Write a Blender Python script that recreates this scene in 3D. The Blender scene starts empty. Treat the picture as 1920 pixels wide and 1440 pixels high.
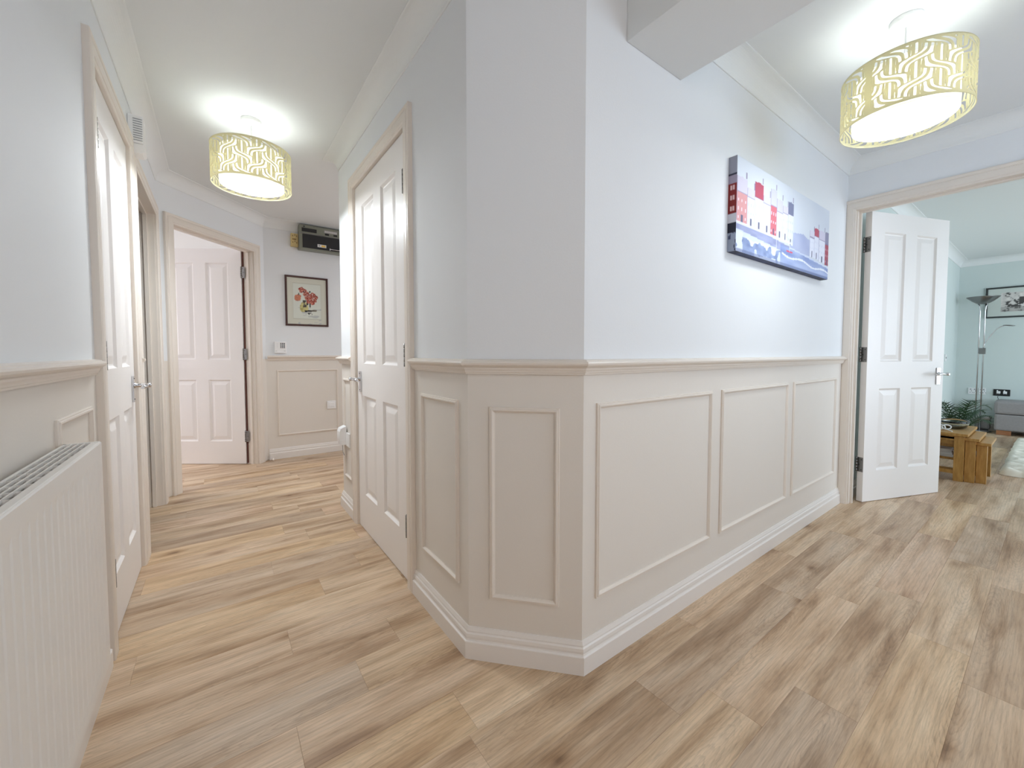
import bpy, bmesh, math, random
from mathutils import Vector, Matrix
PI = math.pi
S = bpy.context.scene
COL = S.collection
random.seed(7)

# ------------------------------------------------------------------ camera, world, lights, exposure
cam_d = bpy.data.cameras.new('camera'); cam = bpy.data.objects.new('camera', cam_d); COL.objects.link(cam)
F_PX, PITCH, AZ, EYE = 752.64, .0411, .9385, 1.027
cam_d.sensor_fit = 'HORIZONTAL'; cam_d.sensor_width = 36.0; cam_d.lens = 36.0 * F_PX / 1920
cam_d.shift_y = -26.16 / 1920; cam_d.clip_start = .02
cam.location = (0, 0, EYE)
cam.rotation_euler = (PI / 2 - PITCH, 0, AZ - PI / 2)
S.camera = cam

w = bpy.data.worlds.new('world'); S.world = w; w.use_nodes = True
w.node_tree.nodes['Background'].inputs[0].default_value = (.62, .78, 1, 1)
w.node_tree.nodes['Background'].inputs[1].default_value = 2.0

S.view_settings.view_transform = 'Standard'; S.view_settings.look = 'None'
S.view_settings.exposure = 0.33; S.view_settings.gamma = 1; S.view_settings.use_curve_mapping = False
cy = S.cycles
cy.use_denoising = True; cy.max_bounces = 8; cy.diffuse_bounces = 6; cy.glossy_bounces = 4
cy.transmission_bounces = 8; cy.transparent_max_bounces = 12
cy.sample_clamp_indirect = 6; cy.caustics_reflective = False; cy.caustics_refractive = False
cy.use_adaptive_sampling = False

def area_light(name, loc, target, sx, sy, power, color):
    l = bpy.data.lights.new(name, 'AREA'); l.shape = 'RECTANGLE'; l.size = sx; l.size_y = sy
    l.energy = power; l.color = color
    o = bpy.data.objects.new(name, l); COL.objects.link(o); o.location = loc
    o.rotation_euler = (Vector(target) - Vector(loc)).to_track_quat('-Z', 'Z').to_euler()
    return o
# daylight through openings outside the frame, plus two added fill lights
area_light('daylight_hall_window', (2.3, -1.68, 1.45), (2.3, 0, 1.25), 1.7, 1.2, 12, (.80, .90, 1))
area_light('warm_fill_behind', (.35, -1.68, 1.45), (.35, 0, 1.1), .6, 1.3, 8, (1, .82, .68))  # added warm light to lift the chamfer and left wall, source unseen
area_light('daylight_patio', (6.0, -3.28, 1.25), (6.0, 0, 1.2), 3.4, 1.9, 60, (.84, .93, 1))
area_light('daylight_bedroom', (-2.7, 6.0, 1.5), (0, 5.0, 1.1), 1.6, 1.2, 48, (1, .90, .88))
area_light('far_corridor_fill', (2.75, 3.65, 1.5), (0, 3.7, 1.4), 1.2, 1.4, 11, (.95, .95, 1))  # added to brighten the far wall; the corridor end has no opening
LAMP_W = .9

# ------------------------------------------------------------------ colours and materials
def lin(r, g, b):
    f = lambda c: ((c / 255 + .055) / 1.055) ** 2.4 if c > 10 else c / 255 / 12.92
    return (f(r), f(g), f(b), 1)

def mat(name, col, rough=.6, metal=0, bump=0, bscale=60, var=0, vscale=3, spec=.5, **kw):
    m = bpy.data.materials.new(name); m.use_nodes = True
    nt = m.node_tree; b = nt.nodes['Principled BSDF']
    b.inputs['Base Color'].default_value = col
    b.inputs['Roughness'].default_value = rough; b.inputs['Metallic'].default_value = metal
    b.inputs['Specular IOR Level'].default_value = spec
    for k, v in kw.items(): b.inputs[k].default_value = v
    tc = nt.nodes.new('ShaderNodeTexCoord')
    if var:
        n = nt.nodes.new('ShaderNodeTexNoise'); n.inputs['Scale'].default_value = vscale; n.inputs['Detail'].default_value = 5
        nt.links.new(tc.outputs['Object'], n.inputs['Vector'])
        mx = nt.nodes.new('ShaderNodeMix'); mx.data_type = 'RGBA'
        mx.inputs['A'].default_value = tuple(c * (1 - var) for c in col[:3]) + (1,)
        mx.inputs['B'].default_value = tuple(min(1, c * (1 + var)) for c in col[:3]) + (1,)
        nt.links.new(n.outputs['Fac'], mx.inputs['Factor']); nt.links.new(mx.outputs['Result'], b.inputs['Base Color'])
    if bump:
        n = nt.nodes.new('ShaderNodeTexNoise'); n.inputs['Scale'].default_value = bscale; n.inputs['Detail'].default_value = 3
        nt.links.new(tc.outputs['Object'], n.inputs['Vector'])
        bp = nt.nodes.new('ShaderNodeBump'); bp.inputs['Strength'].default_value = bump; bp.inputs['Distance'].default_value = .002
        nt.links.new(n.outputs['Fac'], bp.inputs['Height']); nt.links.new(bp.outputs['Normal'], b.inputs['Normal'])
    return m

M = {}
M['upper'] = mat('cool_white_emulsion', (.785, .805, .825, 1), .75, bump=.12, bscale=180, var=.012)
M['lower'] = mat('cream_emulsion', (.745, .698, .640, 1), .6, bump=.1, bscale=180, var=.012)
M['ceiling'] = mat('ceiling_emulsion', (.77, .79, .79, 1), .85, bump=.1, bscale=150)
M['cove'] = mat('cornice_emulsion', (.81, .825, .82, 1), .7)
M['trim'] = mat('cream_satin_paint', (.76, .695, .625, 1), .32)
M['skirting'] = mat('pale_satin_paint', (.80, .765, .73, 1), .3)
M['door'] = mat('white_satin_paint', (.85, .82, .80, 1), .4, bump=.06, bscale=40)
M['green'] = mat('pale_green_emulsion', (.64, .71, .69, 1), .7, bump=.1, bscale=150, var=.02)
M['white_plastic'] = mat('white_plastic', (.86, .86, .86, 1), .35)
M['grey_slot'] = mat('slot_shadow_plastic', (.35, .36, .37, 1), .6)
M['chrome'] = mat('polished_chrome', (.66, .66, .68, 1), .12, 1)
M['steel'] = mat('brushed_steel', (.26, .255, .25, 1), .3, 1)
M['screw'] = mat('dark_screw_heads', (.03, .03, .03, 1), .4, .6)
M['black'] = mat('black_plastic', (.012, .012, .014, 1), .3)
M['radiator'] = mat('radiator_enamel', (.82, .80, .77, 1), .3)
M['rad_dark'] = mat('radiator_convector', (.07, .07, .065, 1), .6, var=.5, vscale=30)
M['frame_wood'] = mat('mahogany_stain', (.055, .016, .012, 1), .35, var=.35, vscale=40)
M['black_frame'] = mat('charcoal_frame', (.03, .035, .035, 1), .4)
M['mount'] = mat('cream_mount_board', (.80, .80, .73, 1), .8)
M['green_metal'] = mat('olive_grey_metal', (.24, .25, .20, 1), .4, .3)
M['ivory'] = mat('aged_ivory_plastic', (.66, .52, .24, 1), .5, var=.2, vscale=25)
M['brown'] = mat('brown_marks', (.20, .11, .03, 1), .6)
M['oak'] = None
M['fabric'] = mat('grey_woven_fabric', (.30, .285, .285, 1), .9, bump=.5, bscale=300, var=.1, vscale=60)
M['copper'] = mat('copper_foot', (.62, .33, .20, 1), .25, 1)
M['wool'] = mat('cream_wool', (.80, .76, .66, 1), .95, var=.12, vscale=14)
M['leaf'] = mat('palm_leaf_green', (.018, .06, .018, 1), .45, var=.35, vscale=12)
M['pot'] = mat('glazed_dark_pot', (.03, .03, .035, 1), .2)
M['soil'] = mat('potting_soil', (.03, .02, .012, 1), .95)
M['glass'] = mat('clear_glass', (.9, .95, .93, 1), .03, **{'Transmission Weight': 1.0, 'IOR': 1.45})
M['shadow_line'] = mat('dark_rubber', (.02, .02, .02, 1), .8)
M['white_print'] = mat('white_label', (.75, .75, .74, 1), .6)
M['amber'] = mat('amber_label', (.85, .55, .10, 1), .5)
M['silver_plate'] = mat('silver_label', (.45, .42, .42, 1), .4, .4)
M['flex'] = mat('white_flex', (.85, .85, .85, 1), .5)
M['dark_gap'] = mat('hinge_gap_brown', (.10, .03, .02, 1), .7)  # brown that stands for the dark view through the hinge gap
M['carpet'] = mat('beige_carpet', (.52, .42, .33, 1), .95, bump=.4, bscale=400)

# oak with long streaks
def oak(name, c0, c1):
    m = bpy.data.materials.new(name); m.use_nodes = True; nt = m.node_tree; b = nt.nodes['Principled BSDF']
    tc = nt.nodes.new('ShaderNodeTexCoord'); mp = nt.nodes.new('ShaderNodeMapping'); mp.inputs['Scale'].default_value = (3, 3, .6)
    n = nt.nodes.new('ShaderNodeTexNoise'); n.inputs['Scale'].default_value = 22; n.inputs['Detail'].default_value = 6
    r = nt.nodes.new('ShaderNodeValToRGB'); r.color_ramp.elements[0].color = c0; r.color_ramp.elements[1].color = c1
    r.color_ramp.elements[0].position = .3; r.color_ramp.elements[1].position = .7
    nt.links.new(tc.outputs['Object'], mp.inputs[0]); nt.links.new(mp.outputs[0], n.inputs['Vector'])
    nt.links.new(n.outputs['Fac'], r.inputs[0]); nt.links.new(r.outputs[0], b.inputs['Base Color']); b.inputs['Roughness'].default_value = .35
    return m
M['oak'] = oak('honey_oak', (.38, .19, .045, 1), (.55, .31, .09, 1))

# floor planks: tone from the plank's own colour, grain in the plank's own coordinates
def plank_mat():
    m = bpy.data.materials.new('limed_oak_plank'); m.use_nodes = True; nt = m.node_tree; N = nt.nodes; L = nt.links
    b = N['Principled BSDF']
    tc = N.new('ShaderNodeTexCoord'); oi = N.new('ShaderNodeObjectInfo')
    at = N.new('ShaderNodeAttribute'); at.attribute_name = 'shift'
    add = N.new('ShaderNodeVectorMath'); add.operation = 'ADD'
    sep = N.new('ShaderNodeCombineXYZ')
    mul = N.new('ShaderNodeMath'); mul.operation = 'MULTIPLY'; mul.inputs[1].default_value = 37.0
    L.new(oi.outputs['Random'], mul.inputs[0]); L.new(mul.outputs[0], sep.inputs[0]); L.new(mul.outputs[0], sep.inputs[1])
    L.new(tc.outputs['Object'], add.inputs[0]); L.new(sep.outputs[0], add.inputs[1])
    def mapped(sx, sy):
        q = N.new('ShaderNodeVectorMath'); q.operation = 'MULTIPLY'; q.inputs[1].default_value = (sx, sy, 1)
        L.new(add.outputs[0], q.inputs[0]); return q.outputs[0]
    def noise(vec, scale, detail=4, rough=.5, dist=0):
        n = N.new('ShaderNodeTexNoise'); n.inputs['Scale'].default_value = scale; n.inputs['Detail'].default_value = detail
        n.inputs['Roughness'].default_value = rough; n.inputs['Distortion'].default_value = dist
        L.new(vec, n.inputs['Vector']); return n.outputs['Fac']
    def ramp(fac, stops):
        r = N.new('ShaderNodeValToRGB'); e = r.color_ramp.elements
        e[0].position, e[0].color = stops[0]; e[1].position, e[1].color = stops[-1]
        for p, c in stops[1:-1]:
            k = e.new(p); k.color = c
        L.new(fac, r.inputs[0]); return r.outputs[0]
    def mix(a, bb, fac, mode='MIX'):
        x = N.new('ShaderNodeMix'); x.data_type = 'RGBA'; x.blend_type = mode
        for s, v in ((x.inputs['A'], a), (x.inputs['B'], bb), (x.inputs['Factor'], fac)):
            if hasattr(v, 'links') or hasattr(v, 'is_linked'): L.new(v, s)
            else: s.default_value = v
        return x.outputs['Result']
    g = lambda v: (v, v, v, 1)
    # soft clouds of brown, long along the plank
    cloud = noise(mapped(1.1, 9), 1.5, 5, .55, .4)
    base = ramp(cloud, [(.30, (.36, .235, .14, 1)), (.43, (.53, .385, .255, 1)), (.56, (.655, .51, .365, 1)), (.76, (.73, .61, .47, 1))])
    # straight grain lines
    wv = N.new('ShaderNodeTexWave'); wv.wave_type = 'BANDS'; wv.bands_direction = 'Y'
    wv.inputs['Scale'].default_value = 11; wv.inputs['Distortion'].default_value = 5; wv.inputs['Detail'].default_value = 3
    wv.inputs['Detail Scale'].default_value = .8; wv.inputs['Detail Roughness'].default_value = .6
    L.new(mapped(.25, 2.4), wv.inputs['Vector'])
    c = mix(base, ramp(wv.outputs['Fac'], [(0, g(.86)), (.3, g(.98)), (1, g(1.02))]), .7, 'MULTIPLY')
    # cathedral arcs: stretched rings about a point of the plank's own
    cen = N.new('ShaderNodeCombineXYZ')
    for i, (mlt, rng) in enumerate(((53.0, .9), (91.0, .17))):
        q = N.new('ShaderNodeMath'); q.operation = 'MULTIPLY'; q.inputs[1].default_value = mlt; L.new(oi.outputs['Random'], q.inputs[0])
        fr_ = N.new('ShaderNodeMath'); fr_.operation = 'FRACT'; L.new(q.outputs[0], fr_.inputs[0])
        q2 = N.new('ShaderNodeMath'); q2.operation = 'MULTIPLY'; q2.inputs[1].default_value = rng; L.new(fr_.outputs[0], q2.inputs[0]); L.new(q2.outputs[0], cen.inputs[i])
    sb_ = N.new('ShaderNodeVectorMath'); sb_.operation = 'SUBTRACT'; L.new(tc.outputs['Object'], sb_.inputs[0]); L.new(cen.outputs[0], sb_.inputs[1])
    st_ = N.new('ShaderNodeVectorMath'); st_.operation = 'MULTIPLY'; st_.inputs[1].default_value = (1.0, 8.5, 0); L.new(sb_.outputs[0], st_.inputs[0])
    rg = N.new('ShaderNodeTexWave'); rg.wave_type = 'RINGS'; rg.rings_direction = 'Z'; rg.wave_profile = 'SAW'
    rg.inputs['Scale'].default_value = 7; rg.inputs['Distortion'].default_value = 8; rg.inputs['Detail'].default_value = 3
    rg.inputs['Detail Scale'].default_value = 1.0; rg.inputs['Detail Roughness'].default_value = .6
    L.new(st_.outputs[0], rg.inputs['Vector'])
    arcs = ramp(rg.outputs['Fac'], [(0, g(1.02)), (.6, g(.99)), (.9, g(.84)), (1, g(.93))])
    ln_ = N.new('ShaderNodeVectorMath'); ln_.operation = 'LENGTH'; L.new(st_.outputs[0], ln_.inputs[0])
    near_ = ramp(ln_.outputs['Value'], [(.15, g(1)), (.75, g(0))])
    c = mix(c, arcs, near_, 'MULTIPLY')
    fine = ramp(noise(mapped(7, 130), 2.2, 6, .7), [(.34, g(.80)), (.52, g(.99)), (.75, g(1.05))])
    c = mix(c, fine, .9, 'MULTIPLY')
    mott = ramp(noise(mapped(2.6, 26), 2.0, 5, .6, .6), [(.36, g(.80)), (.50, g(.98)), (.70, g(1.07))])
    c = mix(c, mott, .75, 'MULTIPLY')
    # knots
    vo = N.new('ShaderNodeTexVoronoi'); vo.inputs['Scale'].default_value = 2.2
    ad = N.new('ShaderNodeVectorMath'); ad.operation = 'ADD'
    nz = N.new('ShaderNodeTexNoise'); nz.inputs['Scale'].default_value = 9; L.new(add.outputs[0], nz.inputs['Vector'])
    sc_ = N.new('ShaderNodeVectorMath'); sc_.operation = 'SCALE'; sc_.inputs['Scale'].default_value = .12; L.new(nz.outputs['Color'], sc_.inputs[0])
    L.new(mapped(1.0, 2.6), ad.inputs[0]); L.new(sc_.outputs[0], ad.inputs[1]); L.new(ad.outputs[0], vo.inputs['Vector'])
    knot = ramp(vo.outputs['Distance'], [(.03, (.36, .27, .2, 1)), (.10, (.74, .66, .58, 1)), (.22, (1, 1, 1, 1))])
    c = mix(c, knot, .85, 'MULTIPLY')
    c = mix(c, oi.outputs['Color'], 1.0, 'MULTIPLY')
    L.new(c, b.inputs['Base Color'])
    b.inputs['Roughness'].default_value = .42; b.inputs['Specular IOR Level'].default_value = .35
    bp = N.new('ShaderNodeBump'); bp.inputs['Strength'].default_value = .25; bp.inputs['Distance'].default_value = .0006
    L.new(fine, bp.inputs['Height']); L.new(bp.outputs['Normal'], b.inputs['Normal'])
    return m
M['plank'] = plank_mat()

def print_mat(name, rough=.6):
    m = bpy.data.materials.new(name); m.use_nodes = True; nt = m.node_tree; b = nt.nodes['Principled BSDF']
    a = nt.nodes.new('ShaderNodeAttribute'); a.attribute_name = 'ink'
    nt.links.new(a.outputs['Color'], b.inputs['Base Color']); b.inputs['Roughness'].default_value = rough
    return m
M['print'] = print_mat('painted_print')

def translucent_mat(name, dif, tra, f=.5):
    m = bpy.data.materials.new(name); m.use_nodes = True; nt = m.node_tree; nt.nodes.clear()
    o = nt.nodes.new('ShaderNodeOutputMaterial'); mx = nt.nodes.new('ShaderNodeMixShader'); mx.inputs[0].default_value = f
    d = nt.nodes.new('ShaderNodeBsdfDiffuse'); d.inputs[0].default_value = dif
    t = nt.nodes.new('ShaderNodeBsdfTranslucent'); t.inputs[0].default_value = tra
    nt.links.new(d.outputs[0], mx.inputs[1]); nt.links.new(t.outputs[0], mx.inputs[2]); nt.links.new(mx.outputs[0], o.inputs[0])
    return m
M['shade'] = translucent_mat('cream_shade_card', (.80, .78, .62, 1), (.85, .80, .58, 1), .55)
M['liner'] = translucent_mat('white_liner_fabric', (.88, .88, .86, 1), (.88, .86, .78, 1), .55)
def emit_mat(name, col, strength):
    m = bpy.data.materials.new(name); m.use_nodes = True; b = m.node_tree.nodes['Principled BSDF']
    b.inputs['Base Color'].default_value = (.9, .9, .9, 1); b.inputs['Emission Color'].default_value = col
    b.inputs['Emission Strength'].default_value = strength; return m
M['diffuser'] = emit_mat('glowing_diffuser', (.90, .96, 1, 1), 23.0)
M['diffuser_passage'] = emit_mat('glowing_diffuser_passage', (.88, .95, 1, 1), 60.0)
M['bulb'] = emit_mat('glowing_bulb', (.80, .91, 1, 1), 2.0)

# ------------------------------------------------------------------ mesh helpers
class MB:
    def __init__(s): s.v = []; s.f = []; s.m = []; s.sm = []
    def add(s, vs, fs, mi=0, smooth=False):
        k = len(s.v); s.v += [tuple(p) for p in vs]
        for f in fs: s.f.append([i + k for i in f]); s.m.append(mi); s.sm.append(smooth)
        return s
    def box(s, x0, x1, y0, y1, z0, z1, mi=0, T=None, bev=0):
        if bev > 0:
            b = bev; bm = bmesh.new(); bmesh.ops.create_cube(bm, size=1)
            for v in bm.verts:
                v.co = Vector(((x0 + x1) / 2 + v.co.x * (x1 - x0), (y0 + y1) / 2 + v.co.y * (y1 - y0), (z0 + z1) / 2 + v.co.z * (z1 - z0)))
            bmesh.ops.bevel(bm, geom=list(bm.edges), offset=b, segments=2, affect='EDGES', profile=.6)
            bm.verts.index_update(); vs = [v.co.copy() for v in bm.verts]; fs = [[v.index for v in f.verts] for f in bm.faces]; bm.free()
            if T: vs = [T @ v for v in vs]
            return s.add(vs, fs, mi)
        vs = [Vector((x, y, z)) for z in (z0, z1) for x, y in ((x0, y0), (x1, y0), (x1, y1), (x0, y1))]
        if T: vs = [T @ v for v in vs]
        return s.add(vs, [(0, 3, 2, 1), (4, 5, 6, 7), (0, 1, 5, 4), (1, 2, 6, 5), (2, 3, 7, 6), (3, 0, 4, 7)], mi)
    def lathe(s, prof, c=(0, 0, 0), n=24, mi=0, T=None, cap=True, smooth=True):
        vs = []; fs = []
        for r, z in prof:
            for i in range(n):
                a = 2 * PI * i / n; p = Vector((c[0] + r * math.cos(a), c[1] + r * math.sin(a), c[2] + z)); vs.append(T @ p if T else p)
        for k in range(len(prof) - 1):
            for i in range(n):
                j = (i + 1) % n; fs.append((k * n + i, k * n + j, (k + 1) * n + j, (k + 1) * n + i))
        s.add(vs, fs, mi, smooth)
        if cap:
            k = len(s.v) - len(vs)
            for ring, rev in ((0, True), (len(prof) - 1, False)):
                if prof[ring][0] > 1e-5:
                    idx = [k + ring * n + i for i in range(n)]
                    s.f.append(idx[::-1] if rev else idx); s.m.append(mi); s.sm.append(False)
        return s
    def tube(s, pts, r, n=10, mi=0, sx=1, sy=1, caps=True):
        pts = [Vector(p) for p in pts]; rs = r if isinstance(r, (list, tuple)) else [r] * len(pts)
        vs = []; fs = []; up = None
        for i, p in enumerate(pts):
            d = (pts[min(i + 1, len(pts) - 1)] - pts[max(i - 1, 0)]).normalized()
            if up is None: up = d.orthogonal().normalized() if abs(d.z) > .9 else Vector((0, 0, 1))
            a = d.cross(up).normalized(); up2 = a.cross(d).normalized(); up = up2
            for k in range(n):
                t = 2 * PI * k / n; vs.append(p + a * math.cos(t) * rs[i] * sx + up2 * math.sin(t) * rs[i] * sy)
        for i in range(len(pts) - 1):
            for k in range(n):
                j = (k + 1) % n; fs.append((i * n + k, i * n + j, (i + 1) * n + j, (i + 1) * n + k))
        s.add(vs, fs, mi, True)
        if caps:
            k = len(s.v) - len(vs)
            s.f.append([k + i for i in range(n)][::-1]); s.f.append([k + (len(pts) - 1) * n + i for i in range(n)])
            s.m += [mi, mi]; s.sm += [False, False]
        return s
    def sweep(s, path, prof, fn=None, closed=False, mi=0):
        """path: 2D points; prof: (offset to the LEFT of travel, height); fn maps (a, b, h) to 3D."""
        fn = fn or (lambda a, b, h: (a, b, h)); P = [Vector(p) for p in path]; n = len(P); vs = []; fs = []
        for i in range(n):
            if closed or 0 < i < n - 1:
                d0 = (P[i] - P[i - 1]).normalized(); d1 = (P[(i + 1) % n] - P[i]).normalized()
            elif i == 0: d0 = d1 = (P[1] - P[0]).normalized()
            else: d0 = d1 = (P[i] - P[i - 1]).normalized()
            n0 = Vector((-d0.y, d0.x)); n1 = Vector((-d1.y, d1.x)); mt = (n0 + n1); mt = mt / max(.2, (1 + n0.dot(n1)))
            for o, h in prof: q = P[i] + mt * o; vs.append(fn(q.x, q.y, h))
        k = len(prof); m = n if closed else n - 1
        for i in range(m):
            j = (i + 1) % n
            for q in range(k):
                r = (q + 1) % k; fs.append((i * k + q, j * k + q, j * k + r, i * k + r))
        if not closed: fs += [tuple(range(k))[::-1], tuple((n - 1) * k + q for q in range(k))]
        return s.add(vs, fs, mi)
    def mesh(s, name, mats):
        me = bpy.data.meshes.new(name); me.from_pydata([tuple(v) for v in s.v], [], s.f)
        for m in (mats if isinstance(mats, (list, tuple)) else [mats]): me.materials.append(m)
        me.polygons.foreach_set('material_index', s.m); me.polygons.foreach_set('use_smooth', s.sm)
        bm = bmesh.new(); bm.from_mesh(me); bmesh.ops.recalc_face_normals(bm, faces=bm.faces); bm.to_mesh(me); bm.free()
        me.update(); return me
    def build(s, name, mats, parent=None, loc=(0, 0, 0), rot=(0, 0, 0)):
        o = bpy.data.objects.new(name, s.mesh(name, mats)); COL.objects.link(o); o.location = loc; o.rotation_euler = rot
        if parent: o.parent = parent
        return o

def tag(o, label=None, cat=None, group=None, kind=None):
    if label: o['label'] = label
    if cat: o['category'] = cat
    if group: o['group'] = group
    if kind: o['kind'] = kind
    return o
def empty(name, loc=(0, 0, 0), rz=0):
    o = bpy.data.objects.new(name, None); COL.objects.link(o); o.location = loc; o.rotation_euler = (0, 0, rz); o.empty_display_size = .1
    return o
def copy_tree(o, parent=None):
    c = o.copy(); COL.objects.link(c); c.parent = parent
    for ch in list(o.children): copy_tree(ch, c)
    return c

# ------------------------------------------------------------------ plan of the place (metres; x runs with the right-hand wall, y up the passage)
YR, XA, XC, YC, YF, XE, XL, YE = .88, .9236, .6665, 1.1583, 2.8329, 3.448, -.319, 4.4867
H, ZC, CW = 2.30, 2.2185, .08
ZD = .975
XF, YLV = 8.345, .862
WL = (XL, 3.722); WR = (.372, YE)                 # the angled wall
YB = -1.60                                        # back wall of the hall
XT = .10

# walls ------------------------------------------------------------
def wall(name, p0, p1, thick, openings=(), z1=None, mats=None, label='', split=True):
    """front face runs p0 -> p1 with the room on the LEFT of travel; the body is behind (right side)."""
    p0 = Vector(p0); p1 = Vector(p1); d = (p1 - p0); Ln = d.length; d.normalize(); nrm = Vector((d.y, -d.x))
    z1 = z1 or H + .02; b = MB()
    T = Matrix(((d.x, nrm.x, 0, p0.x), (d.y, nrm.y, 0, p0.y), (0, 0, 1, 0), (0, 0, 0, 1)))
    xs = sorted(set([0, Ln] + [v for o in openings for v in o[:2]]))
    for a, c in zip(xs, xs[1:]):
        zs = [(-.03, z1)]
        for o in openings:
            if a >= o[0] - 1e-6 and c <= o[1] + 1e-6:
                zs = [q for q in ((-.03, o[2]), (o[3], z1)) if q[1] - q[0] > .04]
        for q0, q1 in zs:
            if split and q0 < ZD < q1:
                b.box(a, c, 0, thick, q0, ZD, 1, T); b.box(a, c, 0, thick, ZD, q1, 0, T)
            else: b.box(a, c, 0, thick, q0, q1, 1 if (split and q1 <= ZD) else 0, T)
    o = b.build(name, mats or [M['upper'], M['lower']])
    return tag(o, label, kind='structure')

D1 = (1.905, 2.585); D2 = (2.745, 3.565); DC = (1.675, 2.467); D4 = (.040, .830)
wl = wall('wall_left', (XL, WL[1] + .0), (XL, YB), XT, [(WL[1] - D1[1], WL[1] - D1[0], 0, 1.995), (WL[1] - D2[1], WL[1] - D2[0], 0, 1.955)], label='long passage wall with the radiator and two doorways')
ang = Vector(WR) - Vector(WL); ANGL = ang.length; ud = ang.normalized(); un = Vector((-ud.y, ud.x))  # un: into the room behind
wa = wall('wall_angled', WR, WL, XT, [(ANGL - .905, ANGL - .105, 0, 1.965)], label='short angled wall framing the open doorway at the passage end')
wf = wall('wall_far', (2.9, YE), (WR[0], YE), XT, label='passage end wall carrying the flower picture and the consumer unit')
wc = wall('wall_centre', (XC, YC), (XC, YF), .09, [(DC[0] - YC, DC[1] - YC, 0, 1.995)], label='passage side wall of the central block with the cupboard door')
wch = wall('wall_chamfer', (XA, YR), (XC, YC), .09, label='narrow chamfered corner wall nearest the viewer')
wr = wall('wall_right', (XE + XT + .001, YR), (XA, YR), .09, label='long wall with the harbour canvas and three moulded panels')
wn = wall('wall_north', (XC + .09, YF), (2.9, YF), .09, label='wall of the central block facing the far corridor')
wce = wall('wall_corridor_end', (2.9, YF), (2.9, YE), XT, label='end wall of the far corridor')
wo = wall('wall_opening', (XE, YB), (XE, YR), XT, [(D4[0] - YB, D4[1] - YB, 0, 1.985)], label='wall around the doorway to the living room', split=False)
wb = wall('wall_back', (XL, YB), (XE + XT, YB), XT, [(.35, .99, .75, 2.05), (1.75, 3.45, .85, 2.05)], label='entrance wall behind the viewer', split=False)
bar = MB()
for a0, a1, c0, c1 in ((XL + .35, XL + .99, .75, 2.05), (XL + 1.75, XL + 3.45, .85, 2.05)):
    for q in ((a0, a1, c0, c0 + .04), (a0, a1, c1 - .04, c1), (a0, a0 + .04, c0, c1), (a1 - .04, a1, c0, c1)):
        bar.box(q[0], q[1], YB - .06, YB - .02, q[2], q[3])
tag(bar.build('window_1', M['white_plastic']), 'white window frames in the entrance wall', kind='structure')

G = [M['green'], M['green']]
wall('wall_living_side', (XF, YLV), (XE + XT, YLV), .09, mats=G, label='pale green living room side wall', split=False)
wall('wall_living_far', (XF, -3.2), (XF, YLV), XT, mats=G, label='pale green living room end wall behind the floor lamp', split=False)
wall('wall_living_window', (XE + XT, -3.2), (XF, -3.2), XT, [(.75, 4.15, .3, 2.2)], mats=G, label='living room wall with the patio window', split=False)
wall('wall_living_near', (XE + XT + .001, YB + .005), (XE + XT + .001, -3.2), XT, mats=G, label='living room wall beside the doorway', split=False)
pw = MB(); X0 = XE + XT + .75
for k in range(5): pw.box(X0 + k * .84, X0 + k * .84 + .04, -3.26, -3.22, .3, 2.2)
pw.box(X0, X0 + 3.4, -3.26, -3.22, .3, .35); pw.box(X0, X0 + 3.4, -3.26, -3.22, 2.15, 2.2)
tag(pw.build('window_2', M['white_plastic']), 'white patio window frame of the living room', kind='structure')
# the room behind the angled doorway and the one behind the second doorway
wall('wall_bedroom_far', (.5, 7.2), (-3.2, 7.2), .1, mats=[M['upper']] * 2, label='far wall of the room behind the open door', split=False)
wall('wall_bedroom_window', (-3.2, 7.2), (-3.2, 3.95), .1, [(.5, 2.1, .9, 2.1)], mats=[M['upper']] * 2, label='window wall of the room behind the open door', split=False)
wall('wall_bedroom_near', (-3.2, 3.95), (-.5, 3.95), .1, mats=[M['upper']] * 2, label='near wall of the room behind the open door', split=False)
wall('wall_bedroom_side', (.5, YE + .13), (.5, 7.2), .1, mats=[M['upper']] * 2, label='side wall of the room behind the open door', split=False)
wall('wall_store_far', (-2.3, 1.4), (XL - XT, 1.4), .1, mats=[M['upper']] * 2, label='wall of the dark room behind the second doorway', split=False)
wall('wall_store_side', (-2.3, 3.8), (-2.3, 1.4), .1, mats=[M['upper']] * 2, label='side wall of the dark room', split=False)
wall('wall_store_end', (XL - XT - .001, 3.75), (-2.3, 3.75), .1, mats=[M['upper']] * 2, label='end wall of the dark room', split=False)

c = MB(); c.box(-3.4, XF + .2, -3.4, 7.4, H, H + .1)
tag(c.build('ceiling', M['ceiling']), 'plain white ceiling', kind='structure')
bm_ = MB(); bm_.box(1.114, 1.432, YB, YR - .0005, 2.055, H + .01, bev=.002)
tag(bm_.build('beam', M['ceiling']), 'boxed white downstand beam crossing the hall ceiling', kind='structure')

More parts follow.
